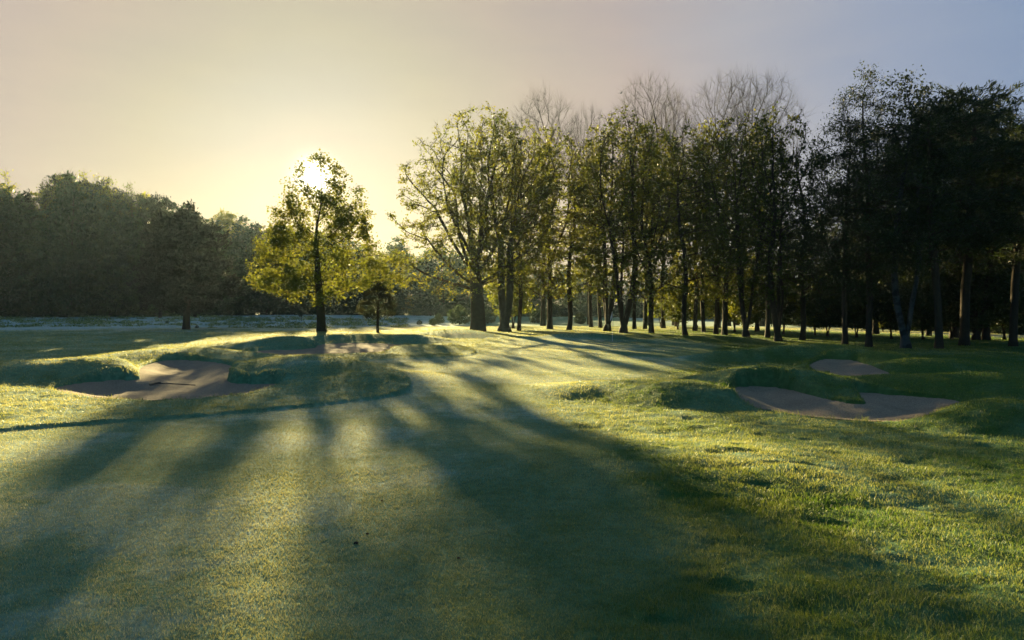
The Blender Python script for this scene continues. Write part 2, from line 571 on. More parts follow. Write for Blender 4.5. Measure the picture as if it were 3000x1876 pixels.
def leaf_quads(c, size, rng, aspect=.65, droop=0., axis=None):
    n = len(c)
    a = rng.normal(0, 1, (n, 3)) if axis is None else axis + rng.normal(0, .45, (n, 3))
    a[:, 2] -= droop
    a /= np.linalg.norm(a, axis=1)[:, None] + 1e-9
    b = np.cross(a, rng.normal(0, 1, (n, 3))); b /= np.linalg.norm(b, axis=1)[:, None] + 1e-9
    nn = np.cross(a, b)
    s = (size * (.45 + 1.15 * rng.rand(n) ** 1.6))[:, None]
    V = np.stack([c - a * s * .5, c + b * s * .5 * aspect + nn * s * .12, c + a * s * .5, c - b * s * .5 * aspect + nn * s * .12], 1)
    return V.reshape(-1, 3), np.arange(n * 4).reshape(n, 4)


PROTO = {}


def make_tree(name, seed, H, stem, zs, rs, natt, D, dk, rbase, rtip, leaf_mat, bark, nleaf, lsize, aspect=.65, droop=0., thr=None, lspread=.3,
              ntw=2, twlen=.6, up=.05, fill=.62, extra=None, void=None, hide=.0, needle=False, tw_up=.3, squash=1.0, iters=90, flare=1.4, clump=.9, thin_below=0):
    rng = np.random.RandomState(seed)
    sk = Skel(); stem(sk, rng)
    att = att_profile(rng, natt, zs, rs, fill=fill, squash=squash)
    if extra is not None: att = np.concatenate([att, extra(rng)])
    # loose clumps: drop attractors where a slow 3-D field is low
    if hide > 0:
        f = fbm(att[:, 0] / 2.2 + seed, att[:, 2] / 2.0 + att[:, 1] / 2.4, 2, 2)
        att = att[f > np.quantile(f, hide)]
    if void is not None:
        for vx, vy, vz, vr in void: att = att[np.linalg.norm((att - [vx, vy, vz]) / np.array([1, 2.2, 1]), axis=1) > vr]
    P, par = colonize(sk, att, rng, D, dk, iters=iters, up=up)
    r, cnt = radii(par, rtip, rbase)
    V, Fq = tubes(P, par, r, flare)
    thr = thr or rtip * 2.6
    thin = np.nonzero((r < thr) & (np.arange(len(P)) > len(sk.p) * .6))[0]
    tv, tf = [], []
    if ntw:
        st = np.repeat(thin, ntw)
        dirs = P[st] - P[np.maximum(par[st], 0)]; dirs /= np.linalg.norm(dirs, axis=1)[:, None] + 1e-9
        dirs = dirs + rng.normal(0, .6, dirs.shape); dirs[:, 2] += tw_up
        ln = twlen * (.5 + rng.rand(len(st)))
        tv, tf = twigs(P[st], dirs, ln, rtip * .8)
    F3 = [Fq]
    if ntw:
        F3.append(tf + len(V)); V = np.concatenate([V, tv])
    trunk = mesh_arrays(name + '_trunk', V, F3, bark)
    crown = None
    if nleaf:
        st = rng.choice(thin, nleaf)
        c = P[st] + rng.normal(0, lspread, (nleaf, 3)) * np.array([1, 1, .8])
        f = fbm(c[:, 0] / 1.3 + seed * 3, c[:, 2] / 1.1 + c[:, 1] / 1.5, 2, 4)
        keep = rng.rand(nleaf) < np.clip(clump + 1.4 * f, .12, 1)
        keep &= (c[:, 2] > thin_below) | (rng.rand(nleaf) < .45)
        c = c[keep]; st = st[keep]
        if void is not None:
            for vx, vy, vz, vr in void:
                k = np.linalg.norm((c - [vx, vy, vz]) / np.array([1, 3, 1]), axis=1) > vr * (.75 + .5 * rng.rand(len(c))); c = c[k]; st = st[k]
        if needle:
            ax = P[st] - P[np.maximum(par[st], 0)]; ax /= np.linalg.norm(ax, axis=1)[:, None] + 1e-9; ax[:, 2] += .3
            LV, LF = leaf_quads(c, lsize, rng, aspect, droop, ax)
        else:
            LV, LF = leaf_quads(c, lsize, rng, aspect, droop)
        crown = mesh_arrays(name + '_crown', LV, [LF], leaf_mat, smooth=False)
    PROTO[name] = (trunk, crown, H)
    print(name, len(P), 'nodes', len(V), 'v', round(time.time() - T0, 1))


def stem_leader(h, lean=(0, 0), jit=.02, step=.45, bend=(0, 0, .03)):
    def f(sk, rng):
        sk.path(0, (lean[0], lean[1], 1), h, step, rng, bend, jit)
    return f


def stem_oak(h, limbs, step=.5, lean=(0, 0), jit=.02):
    """trunk then limbs: (azimuth deg, angle from vertical deg, length, start fraction)"""
    def f(sk, rng):
        t = sk.path(0, (lean[0], lean[1], 1), h, step, rng, (0, 0, .02), jit)
        for az, el, ln, fr in limbs:
            s = max(1, int(t * fr)) if fr < 1 else t
            a, e = R(az), R(el)
            sk.path(s, (math.cos(a) * math.sin(e), math.sin(a) * math.sin(e), math.cos(e)), ln, step, rng, (0, 0, .035), .06)
    return f


def stem_multi(stems, step=.5, jit=.03):
    """several stems from one root: (dir x, dir y, length, bend x, bend z)"""
    def f(sk, rng):
        r0 = sk.path(0, (0, 0, 1), .6, .3, rng, jit=.01)
        for dx, dy, ln, bx, bz in stems:
            sk.path(r0, (dx, dy, 1), ln, step, rng, (bx, 0, bz), jit)
    return f


# --- the single tree the sun stands behind
def syc_extra(rng):
    return np.concatenate([att_profile(rng, 200, [3.5, 5, 7, 8.6], [.8, 2.2, 2.0, .6], cx=6.0, cy=0),
                           att_profile(rng, 60, [3.6, 5, 6.4], [.8, 1.7, .6], cx=-5.0, cy=.5),
                           att_profile(rng, 90, [6.5, 8.3, 10], [.6, 1.9, .6], cx=-4.4, cy=-.3),
                           att_profile(rng, 220, [8.6, 11, 13.2], [1.0, 2.2, 1.0], cx=-2.3, cy=0), att_profile(rng, 180, [8.6, 11, 12.8], [.8, 2.0, .8], cx=2.4, cy=0),
                           att_profile(rng, 110, [12.6, 14.6, 16.8], [1.4, 2.4, 1.2], cx=-.7, cy=0)])


make_tree('sycamore', 11, 17.5, stem_leader(9.5, (-.02, 0), .02), [2.9, 4.2, 5.4, 7.2, 9.4, 12.3, 15, 17.5], [2.2, 5.6, 6.6, 6.0, 5.2, 4.2, 2.9, .5],
          1000, .42, .72, .36, .013, M['sycamore'], M['bark'], 62000, .195, .8, thr=.034, lspread=.33, ntw=1, twlen=.5, up=.12, hide=.16,
          extra=syc_extra, void=[(-.5, 0, 14.5, 1.1), (-1.4, 0, 14.0, .8), (.35, .2, 15.3, .75), (-1.0, 0, 15.6, .6), (.5, 0, 13.7, .55)], fill=.5, clump=.68)
# --- the big oak left of the grove
OAK_L = [(180, 66, 7, .9), (192, 48, 8, 1), (186, 30, 9, 1), (170, 16, 9, 1), (20, 34, 8, 1), (-10, 60, 6.5, .88), (5, 14, 9, 1), (90, 45, 6, .95), (270, 45, 6, .95),
         (175, 84, 6.5, .82), (330, 20, 8, 1), (100, 20, 8, 1), (250, 24, 8, 1), (10, 80, 4, .86)]
make_tree('oak', 5, 22.6, stem_oak(5.9, OAK_L, .5), [3.6, 5.2, 8, 12, 16, 19.5, 22.6], [5.5, 7.4, 8.4, 8.7, 8.2, 6.2, 1.6],
          2300, .42, .56, .66, .020, M['oak'], M['bark'], 46000, .22, .65, thr=.05, lspread=.25, ntw=2, twlen=.7, up=.08, hide=.25, fill=.5, squash=.8, clump=.62, flare=1.35, thin_below=8)
make_tree('twin_oak', 8, 23, stem_multi([(-.16, 0, 9, .008, .04), (.22, .05, 9, -.004, .05)], .5), [6, 9, 13, 18, 21, 23], [3.5, 5.4, 6, 5.4, 3.6, 1.0],
          1500, .45, .6, .56, .020, M['oak'], M['bark'], 24000, .23, .7, thr=.05, lspread=.25, ntw=2, twlen=.7, up=.12, hide=.2, fill=.5, clump=.7)
GL = [(60, 72, 4.5, .42), (250, 70, 4, .5), (150, 75, 3.5, .6), (0, 24, 7, .8), (72, 30, 7, .7), (144, 22, 7, .9), (216, 30, 7, .75), (288, 26, 7, .85), (30, 55, 3, .55), (200, 60, 3, .5)]
make_tree('grove_tree', 21, 22, stem_oak(9, GL, .5, jit=.03), [3.4, 7.0, 11, 15, 19, 22], [2.8, 3.8, 4.4, 4.2, 3.0, .8],
          1000, .45, .62, 0.26, .019, M['grove'], M['bark_dark'], 13000, .25, .7, thr=.048, lspread=.25, ntw=2, twlen=.7, up=.14, hide=.15, fill=.5, clump=.8)
make_tree('grove_tree_b', 23, 22, stem_multi([(-.2, .1, 10, .01, .05), (.16, .1, 11, -.006, .05), (.02, -.2, 10, 0, .05)], .5), [3.8, 7.5, 12, 16, 20, 22], [3, 4.6, 5, 4.6, 2.8, .8],
          1200, .45, .62, 0.33, .019, M['grove'], M['bark_dark'], 12000, .25, .7, thr=.048, lspread=.25, ntw=2, twlen=.7, up=.14, hide=.15, fill=.5, clump=.8)


make_tree('thin_tree', 27, 22, stem_oak(9, [(40, 66, 2.5, .5), (220, 62, 2.5, .62), (0, 20, 6, .85), (120, 24, 6, .95), (240, 18, 7, 1)], .5, jit=.035), [5.5, 8, 12, 16, 20, 22], [1.6, 2.4, 2.8, 2.6, 1.8, .5],
          620, .45, .62, .22, .018, M['grove'], M['bark_dark'], 6500, .24, .7, thr=.046, lspread=.4, ntw=3, twlen=.8, up=.14, hide=.2, fill=.5, clump=.7)


def stem_crook(sk, rng):
    i = sk.path(0, (.22, 0, 1), 4.0, .4, rng, (-.02, 0, .02), .03)
    i = sk.path(i, (-.25, 0, 1), 3.0, .4, rng, (.05, 0, .05), .04)
    sk.path(i, (.1, 0, 1), 9, .45, rng, (0, 0, .06), .05)
    sk.path(max(1, i - 4), (-1, .2, .35), 3.2, .4, rng, (0, 0, -.02), .06)
    sk.path(max(1, i - 6), (1, -.2, .3), 3.0, .4, rng, (0, 0, -.01), .06)


make_tree('crooked_tree', 31, 21, stem_crook, [3.4, 5, 8, 13, 17, 21], [3.6, 4.4, 4.2, 3.8, 3.0, .8],
          900, .45, .62, 0.25, .019, M['oak'], M['bark_dark'], 7000, .27, .7, thr=.048, lspread=.25, ntw=3, twlen=.7, up=.08, hide=.2, fill=.5, clump=.65)
make_tree('bare_tree', 41, 28, stem_oak(12, [(0, 20, 9, .9), (90, 24, 9, .8), (180, 20, 9, .95), (270, 24, 9, .85), (45, 10, 10, 1)], .55), [15, 17, 20, 24, 28], [2.0, 4.0, 5.4, 5.0, 2.4],
          1100, .5, .66, .30, .010, None, M['bark'], 0, 0, thr=.05, ntw=4, twlen=2.0, up=.2, tw_up=.9, fill=.42)
make_tree('birch', 51, 20, stem_leader(18, (.01, 0), .02), [4, 6.5, 10, 14, 17, 20], [2.2, 3.8, 4.4, 3.6, 2.4, .5],
          900, .45, .62, .21, .014, M['dark'], M['bark_dark'], 38000, .14, .6, droop=.8, thr=.032, lspread=.30, ntw=3, twlen=.9, up=.16, tw_up=-.9, hide=.2, fill=.5, clump=.75)
make_tree('pale_birch', 53, 17, stem_multi([(-.17, 0, 14, .006, .04), (.14, .06, 13, -.004, .04)], .45), [4.5, 7, 10, 14, 17], [2.2, 3.6, 4, 3, .6],
          700, .45, .66, .24, .011, M['dark'], M['birch'], 28000, .15, .6, droop=.8, thr=.032, lspread=.30, ntw=3, twlen=.9, up=.16, tw_up=-.9, hide=.2, fill=.5, clump=.75)


def pine_blobs(rng):
    out = []
    for k in range(17):
        z = 8 + 10.2 * (k / 16.) ; a = rng.rand() * 6.28; r = np.interp(z, [8, 11, 15, 18.4], [4.2, 4.4, 3.2, .4]) * (.4 + .6 * rng.rand())
        c = np.array([r * math.cos(a), r * math.sin(a), z])
        out.append(c + rng.normal(0, 1, (70, 3)) * np.array([1.15, 1.15, .5]))
    return np.concatenate(out)


make_tree('scots_pine', 61, 19, stem_leader(17.5, (.02, 0), .025), [8, 12, 16, 18.6], [.8, .8, .6, .3], 40, .42, .55, .27, .016, M['dark'], M['bark_dark'],
          26000, .36, .22, thr=.045, lspread=.22, ntw=1, twlen=.4, up=.1, extra=pine_blobs, needle=True, clump=1.0)


def field_pine_extra(rng):
    out = []
    for k in range(34):
        z = 2.6 + 10.6 * rng.rand(); a = rng.rand() * 6.28
        r = np.interp(z, [2.6, 4.5, 8, 11, 13.4], [3.4, 4.6, 4.0, 2.7, .6]) * (.75 + .3 * rng.rand())
        c = np.array([r * math.cos(a), r * math.sin(a), z])
        out.append(c + rng.normal(0, 1, (24, 3)) * np.array([.75, .75, .5]))
    return np.concatenate(out)


make_tree('field_pine', 71, 13.9, stem_leader(12.5, (0, 0), .015), [2.4, 4.2, 8, 11, 13.9], [3.0, 4.4, 3.9, 2.6, .5], 500, .4, .6, .34, .014, M['needle'], M['bark_dark'],
          42000, .40, .42, thr=.05, lspread=.26, ntw=1, twlen=.4, up=.06, extra=field_pine_extra, needle=True, fill=.45, clump=1.0)
make_tree('small_pine', 73, 5.0, stem_leader(4.5, (-.12, 0), .03, .3, (.012, 0, .03)), [1.4, 2.2, 3.3, 4.3, 5.0], [1.1, 2.0, 1.7, 1.1, .3], 260, .22, .34, .13, .008, M['brown'], M['bark_dark'],
          12000, .20, .25, thr=.026, lspread=.16, ntw=1, twlen=.25, up=.02, needle=True, fill=.5)
# --- trees of the woods beyond the field
make_tree('wood_tree', 81, 22, stem_oak(5, GL, .7), [.2, 2, 8, 14, 19, 22], [5.4, 6.0, 6.2, 5.6, 3.4, .8], 700, .75, 1.0, .34, .02, M['wood'], M['bark_dark'],
          15000, .56, .75, thr=.06, lspread=.55, ntw=1, twlen=1.0, up=.1, fill=.45, hide=.08)
make_tree('wood_tree_b', 83, 23, stem_leader(20, (0, 0), .03, .7), [.2, 2, 8, 14, 19, 23], [5.0, 5.4, 5.2, 4.4, 2.6, .4], 700, .75, 1.0, .34, .02, M['wood'], M['bark_dark'],
          15000, .52, .7, thr=.06, lspread=.5, ntw=3, twlen=2.0, up=.25, fill=.45, hide=.1, tw_up=1.2)
make_tree('wood_pine', 85, 24, stem_leader(22, (0, 0), .02, .7), [6, 9, 14, 19, 22.5, 24], [2.4, 3.6, 4.0, 4.4, 3.2, .8], 500, .7, .95, .34, .02, M['needle'], M['bark_dark'],
          14000, .6, .3, thr=.06, lspread=.42, ntw=1, twlen=.6, fill=.45, hide=.2, needle=True)
make_tree('bush', 91, 4, stem_multi([(-.5, .1, 1.6, .02, .05), (.5, -.1, 1.6, -.02, .05), (.05, .5, 1.8, 0, .05), (-.05, -.5, 1.7, 0, .05), (0, 0, 2.2, 0, 0)], .3), [.25, .9, 1.9, 3.0, 4.0], [1.3, 1.9, 2.0, 1.5, .4],
          420, .26, .36, .10, .008, M['wood'], M['bark_dark'], 9000, .24, .7, thr=.024, lspread=.2, ntw=2, twlen=.4, up=.1, fill=.5)
make_tree('gold_tree', 93, 9, stem_multi([(-.15, .1, 3.6, 0, .03), (.2, -.1, 3.6, 0, .03), (.0, .12, 4, 0, .03)], .35), [1.6, 3, 5, 7, 9], [1.6, 2.6, 3.0, 2.4, .5],
          520, .36, .52, .14, .009, M['gold'], M['bark_dark'], 9000, .26, .75, thr=.028, lspread=.3, ntw=2, twlen=.5, up=.1, fill=.5, hide=.15, clump=.75)


def plant(proto, name, u, vb, vt, label, group=None, cat='tree', wide=1.0, rz=None, d=None, leaf=None, seed=[0]):
    """a tree whose foot is seen at (u, vb) and top at vt in the picture: real distance and height follow from the eye height"""
    tr, cr, H0 = PROTO[proto]
    seed[0] += 1
    d = d or depth(vb)
    x = gx(u, d); z = float(ground(np.array([x]), np.array([d]))[0])
    Ht = (CAM_Z - (vt - HV) / F * d) - z
    s = Ht / H0
    rz = np.random.RandomState(seed[0] + 100).rand() * 6.283 if rz is None else rz
    e = empty(name, (x, d, z), rz)
    e.scale = (s * wide, s * wide, s)
    obj('trunk', tr, e)
    if cr:
        if leaf is not None:
            key = cr.name + leaf.name
            if key not in PROTO:
                c2 = cr.copy(); c2.materials.clear(); c2.materials.append(leaf); PROTO[key] = c2
            cr = PROTO[key]
        obj('crown', cr, e)
    return tag(e, label, cat, group)


# field trees
plant('sycamore', 'sycamore_tree', 760, 785, 358, 'leafy single tree on the fairway with the low sun shining through its top', rz=0, wide=1.1)
plant('small_pine', 'small_pine', 893, 787, 668, 'small brownish conifer with thin crooked trunk just right of the sunlit sycamore', rz=0)
plant('field_pine', 'field_pine', 440, 779, 478, 'dark rounded pine standing alone in front of the left wood')
plant('gold_tree', 'young_tree', 712, 762, 690, 'thin hazy sapling far behind the sycamore on the frosted field', wide=.5, leaf=M['wood'])
# the big trees at the left end of the grove
plant('oak', 'oak_tree', 1130, 783, 252, 'large spreading oak with stout single trunk at left end of the grove', rz=0)
plant('twin_oak', 'oak_tree', 1191, 783, 262, 'tall oak forking into two stems near the ground beside the spreading oak', rz=0)
GR = 'trees of the grove beyond the green'
plant('thin_tree', 'grove_tree', 1225, 781, 330, 'slim leaning tree close to the right of the twin-stemmed oak', GR, rz=.4, leaf=M['oak'])
plant('grove_tree', 'grove_tree', 1298, 778, 285, 'straight stout tree leaning left, halfway from twin-stemmed oak to flagstick', GR, leaf=M['oak'], wide=1.1)
plant('crooked_tree', 'grove_tree', 1343, 780, 318, 'tree with a crooked bent trunk and low bare side branches left of the flagstick', GR, rz=0)
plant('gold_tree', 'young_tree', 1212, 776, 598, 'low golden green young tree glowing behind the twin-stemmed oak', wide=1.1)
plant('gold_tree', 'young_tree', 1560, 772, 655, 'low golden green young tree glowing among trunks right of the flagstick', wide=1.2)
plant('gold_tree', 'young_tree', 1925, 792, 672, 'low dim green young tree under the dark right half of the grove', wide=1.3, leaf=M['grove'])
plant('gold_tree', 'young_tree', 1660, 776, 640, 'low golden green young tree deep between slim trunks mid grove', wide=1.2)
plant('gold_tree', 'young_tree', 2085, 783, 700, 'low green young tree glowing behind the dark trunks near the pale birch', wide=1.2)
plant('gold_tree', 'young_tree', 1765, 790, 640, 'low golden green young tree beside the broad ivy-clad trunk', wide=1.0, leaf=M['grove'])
rows = [  # u, v base, v top, proto, width, label
    (1396, 773, 330, 'thin_tree', 1.0, 'slim upright tree just left of the flagstick'),
    (1418, 775, 300, 'thin_tree', .9, 'thin slanted tree close behind the left of the flagstick'),
    (1434, 783, 268, 'grove_tree_b', 1.0, 'big tree with several stems directly behind the flagstick'),
    (1471, 787, 250, 'grove_tree_b', 1.05, 'broad many-stemmed tree just right of the flagstick'),
    (1498, 777, 300, 'thin_tree', .9, 'thin straight tree second to the right of the flagstick'),
    (1522, 777, 290, 'thin_tree', .9, 'cluster-stemmed tree third to the right of the flagstick'),
    (1538, 789, 280, 'grove_tree', 1.0, 'straight dark tree forward of the cluster right of the flagstick'),
    (1566, 775, 300, 'thin_tree', 1.0, 'leaning slim tree before the golden young tree right of the flag'),
    (1597, 771, 320, 'thin_tree', 1.0, 'far thin tree seen between two nearer trunks mid grove'),
    (1619, 794, 283, 'crooked_tree', .95, 'dark crooked tree forward of the others at the middle of the grove'),
    (1640, 782, 300, 'thin_tree', 1.0, 'slim tree just right of the forward crooked tree mid grove'),
    (1662, 784, 290, 'thin_tree', .9, 'second slim tree right of the forward crooked tree mid grove'),
    (1690, 790, 285, 'thin_tree', 1.05, 'left one of a close pair of dark trunks mid grove'),
    (1711, 792, 262, 'grove_tree', 1.0, 'right one of a close pair of dark trunks mid grove'),
    (1761, 803, 268, 'grove_tree_b', .9, 'broad dark ivy-clad trunk forward in the grove'),
    (1788, 783, 290, 'thin_tree', 1.0, 'thin tree set back just right of the ivy-clad trunk'),
    (1812, 797, 262, 'thin_tree', 1.0, 'slim dark tree left of a thicker trunk right of the ivy-clad one'),
    (1837, 806, 248, 'grove_tree_b', .95, 'thick dark tree halfway between ivy-clad trunk and leaning forked tree'),
    (1893, 803, 262, 'crooked_tree', .9, 'leaning forked dark tree behind the far right bunker'),
    (1996, 814, 215, 'birch', 1.0, 'slim dark birch left of the tallest tree'),
    (2051, 820, 142, 'birch', 1.0, 'tallest dark birch rising above the right end of the grove'),
    (2139, 824, 165, 'pale_birch', 1.1, 'pale-barked birch with two stems in the dark right end of the grove'),
    (2068, 789, 240, 'birch', 1.1, 'thin dark tree set back behind the tallest birch'),
    (2193, 794, 250, 'birch', 1.0, 'thin dark tree set back between pale birch and the stout pine'),
    (2216, 825, 232, 'scots_pine', 1.0, 'stout dark pine right of the pale birch'),
    (2254, 798, 250, 'scots_pine', 1.1, 'slim dark pine set back right of the stout pine'),
    (2278, 817, 208, 'scots_pine', 1.15, 'tall dark pine with knotted crown against the sky at right'),
    (2303, 803, 270, 'grove_tree_b', 1.0, 'slim dark broadleaf tree between the right-hand pines'),
    (2328, 803, 262, 'scots_pine', 1.1, 'dark pine left of the rightmost trunk'),
    (2394, 819, 330, 'scots_pine', 1.2, 'rightmost dark pine at the edge of the picture'),
    (2470, 815, 320, 'scots_pine', 1.2, 'dark pine half cut off by the right edge of the picture'),
]
for u, vb, vt, pr, w, lab in rows:
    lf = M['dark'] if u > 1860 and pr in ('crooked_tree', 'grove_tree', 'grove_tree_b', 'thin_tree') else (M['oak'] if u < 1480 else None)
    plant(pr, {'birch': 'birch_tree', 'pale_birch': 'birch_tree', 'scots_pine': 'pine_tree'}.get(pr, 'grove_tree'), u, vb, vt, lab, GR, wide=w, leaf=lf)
for k, (u, vb, vt, lab) in enumerate([(1282, 770, 228, 'tall bare tree rising behind the oaks, leftmost bare crown'), (1530, 769, 193, 'tall bare tree crown rising right of the flagstick'),
                           (1720, 770, 182, 'tall bare tree fanned against the sky mid grove'), (1800, 771, 188, 'tall bare tree, rightmost of the leafless crowns'),
                           (1590, 768, 225, 'thin bare tree between the two tall leafless crowns'), (1390, 767, 262, 'thin bare treetop between the leftmost bare crown and the flagstick')]):
    plant('bare_tree', 'bare_tree', u, vb, vt, lab, 'bare trees behind the grove', wide=[.9, .85, .9, .9, .6, .6][k])

# fill-in trees farther back in the right half of the grove
rg = np.random.RandomState(3)
for k in range(16):
    u = 1640 + k * 58 + rg.uniform(-20, 20); vb = rg.uniform(766, 776)
    vt = np.interp(u, [1500, 1700, 1900, 2050, 2250, 2400, 2600], [560, 520, 480, 470, 470, 480, 500]) + rg.uniform(-30, 50)
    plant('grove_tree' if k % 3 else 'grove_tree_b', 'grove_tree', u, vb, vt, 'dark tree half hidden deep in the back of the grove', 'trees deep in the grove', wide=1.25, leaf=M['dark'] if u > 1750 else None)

# the wood beyond the frosted field, left
wl = 'trees of the hazy wood on the left'
outl = ([-260, 0, 60, 130, 170, 230, 270, 310, 350, 400, 430, 480, 520, 560, 600, 640, 680, 740, 800, 870, 905, 940],
        [420, 410, 446, 422, 408, 420, 442, 442, 462, 470, 500, 498, 500, 508, 518, 524, 532, 540, 545, 560, 592, 575])
for k, u in enumerate(np.arange(-260, 935, 37)):
    for row in range(2):
        uu = u + rg.uniform(-10, 10) + row * 18
        d = np.interp(uu, [-260, 350, 600, 760, 940], [128, 136, 165, 196, 205]) + row * 9 + rg.uniform(-3, 3)
        vt = np.interp(uu, *outl) + (30 if row == 0 else 0) + rg.uniform(-10, 14) * (1 if row else 2)
        pr = ['wood_tree', 'wood_tree_b', 'wood_tree', 'wood_tree_b', 'wood_pine'][rg.randint(5)] if row else ['wood_tree', 'wood_tree_b'][rg.randint(2)]
        plant(pr, 'wood_tree', uu, 750, vt, 'hazy dark tree in the dense wood beyond the frosted field', wl, d=d, wide=rg.uniform(.9, 1.15), leaf=M['oak'] if row and rg.rand() < .3 else None)
plant('wood_pine', 'pine_tree', 378, 750, 452, 'flat-topped pine rising from the wood left of the field pine', wl, d=128, wide=.8)
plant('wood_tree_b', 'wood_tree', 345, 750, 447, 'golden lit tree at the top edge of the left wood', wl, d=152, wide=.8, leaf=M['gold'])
plant('wood_tree_b', 'wood_tree', 165, 750, 396, 'tall spiky tree standing highest in the left wood', wl, d=129, wide=.75)
for k, (u, vt, lf, lab) in enumerate([(112, 424, 'oak', 'thin spiky treetop left of the highest trees of the left wood'), (140, 412, 'oak', 'thin spiky treetop close left of the highest tree of the left wood'),
                              (196, 404, 'gold', 'thin golden spiky treetop close right of the highest tree of the left wood'), (228, 412, 'oak', 'thin spiky treetop second right of the highest tree of the left wood'),
                              (258, 418, 'gold', 'thin golden treetop where the left wood begins to step down'), (306, 432, 'oak', 'lone thin treetop above the step of the left wood'),
                              (12, 402, 'gold', 'golden thin treetop at the left edge of the picture')]):
    plant('thin_tree', 'wood_tree', u, 750, vt, lab, wl, d=138, leaf=M[lf], wide=.8)
# far hazy trees behind the oaks and the grove
for k, u in enumerate(np.arange(945, 2750, 48)):
    d = np.interp(u, [945, 1350, 1700, 1900, 2100, 2400, 2750], [215, 205, 150, 102, 88, 72, 66]) + rg.uniform(-8, 8)
    vt = np.interp(u, [945, 1000, 1100, 1200, 1350, 1600, 2000, 2700], [560, 585, 588, 600, 640, 640, 600, 560]) + rg.uniform(-18, 22)
    plant(['wood_tree', 'wood_tree_b'][rg.randint(2)], 'wood_tree', u + rg.uniform(-12, 12), 750, vt,
          'far hazy tree in the wood behind the grove', 'far trees behind the grove', d=d, wide=rg.uniform(1.15, 1.5))
for k, (u, vb, vt) in enumerate([(990, 768, 756), (1022, 769, 752), (1036, 766, 742), (1085, 767, 722), (1150, 765, 730), (1270, 764, 728), (1370, 766, 740)]):
    plant('bush', 'bush', u, vb, vt, 'low hazy bush on the frosted ground behind the oaks', 'bushes behind the oaks', cat='bush', wide=1.2)
for k, u in enumerate(np.arange(700, 2560, 40)):
    d = np.interp(u, [700, 945, 1350, 1700, 1900, 2100, 2400, 2750], [188, 208, 198, 143, 97, 83, 68, 62]) + rg.uniform(-2, 2)
    plant('bush', 'bush', u + rg.uniform(-14, 14), 750, HV - rg.uniform(-1, 14) * 150 / d, 'dark undergrowth bush along the foot of the far wood', 'undergrowth along the far wood', cat='bush', d=d, wide=rg.uniform(1.6, 2.4))
for k, (u, vb, vt, lab) in enumerate([(1850, 790, 640, 'low dark young tree left of the leaning forked tree'), (1955, 795, 632, 'low dark young tree just left of the slim dark birch'),
                                      (2022, 797, 640, 'low dark young tree between slim and tallest birch'), (2105, 800, 648, 'low dark young tree just left of the pale birch'),
                                      (2180, 802, 630, 'low dark young tree between pale birch and stout pine'), (2248, 801, 622, 'low dark young tree right of the stout pine'),
                                      (2312, 803, 628, 'low dark young tree among the right-hand pines'), (2372, 803, 618, 'low dark young tree left of the rightmost pine'),
                                      (1735, 784, 645, 'low dark young tree just left of the ivy-clad trunk'), (1600, 778, 668, 'low dim young tree left of the forward crooked tree')]):
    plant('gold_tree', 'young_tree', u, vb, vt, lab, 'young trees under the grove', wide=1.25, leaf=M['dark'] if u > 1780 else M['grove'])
for k, (u, vb, vt) in enumerate([(225, 757, 728), (465, 776, 768), (395, 768, 758)]):
    plant('bush', 'bush', u, vb, vt, ['dark bush at the foot of the left wood on the frosted field', 'small scrubby bush at the foot of the field pine',
          'low scrubby bush left of the field pine'][k], cat='bush', wide=1.3)
print('trees', round(time.time() - T0, 1))

# ------------------------------------------------------------------ ground sheet
nr, nc = 820, 1050
inv = np.linspace(1 / 2.2, 1 / 330., nr)
rad = np.concatenate([[.6, 1.3], 1 / inv, [360, 420, 500, 600, 700]])
fine = np.linspace(-R(43), R(43), nc)
coarse = np.linspace(R(43), 2 * math.pi - R(43), 90)[1:-1]
ang = np.concatenate([fine, coarse])
RR, AA = np.meshgrid(rad, ang, indexing='ij')
X = RR * np.sin(AA); Y = RR * np.cos(AA)
Zg, rough, green, bs = ground(X, Y, True)


def frost_field(x, y, rough, green):
    f = .50 + .30 * sstep(5, -6, x - .22 * y + 3.0) - .24 * sstep(1, 12, x - .08 * y)
    f = f + .45 * sstep(62, 90, y) * sstep(6, -10, x + .1 * y - 4)
    f = f - .22 * rough + .20 * green
    f = f + .34 * fbm(x / 2.3, y / 2.3, 3, 0) + .16 * fbm(x / .45, y / .45, 2, 3)
    f = np.where(y < 70, np.minimum(f, .84), f)
    f = np.where(y > 80, np.maximum(f, .5 + .45 * sstep(10, -15, x) + .25 * fbm(x / 5, y / 4, 2, 6)), f)
    f = np.maximum(f, .95 * sstep(-1, 3, (y - 76) + 2.4 * (x - 31)) * sstep(20, 26, x))
    return np.clip(f, .02, 1)


frost = frost_field(X, Y, rough, green)
nR, nA = X.shape
idx = np.arange(nR * nA).reshape(nR, nA)
a = idx[:-1]; b = idx[1:]
quads = np.stack([a, np.roll(a, -1, 1), np.roll(b, -1, 1), b], -1).reshape(-1, 4)[:, ::-1]
V = np.stack([X, Y, Zg], -1).reshape(-1, 3)
gmask = (green.ravel()[quads].mean(1) > .5)
fmask = (~gmask) & (rough.ravel()[quads].mean(1) < .5)


def sub(name, mask):
    q = quads[mask]; used, inv_ = np.unique(q, return_inverse=True)
    return mesh_arrays(name, V[used], [inv_.reshape(-1, 4)], M['turf'], attrs={'frost': frost.ravel()[used]})


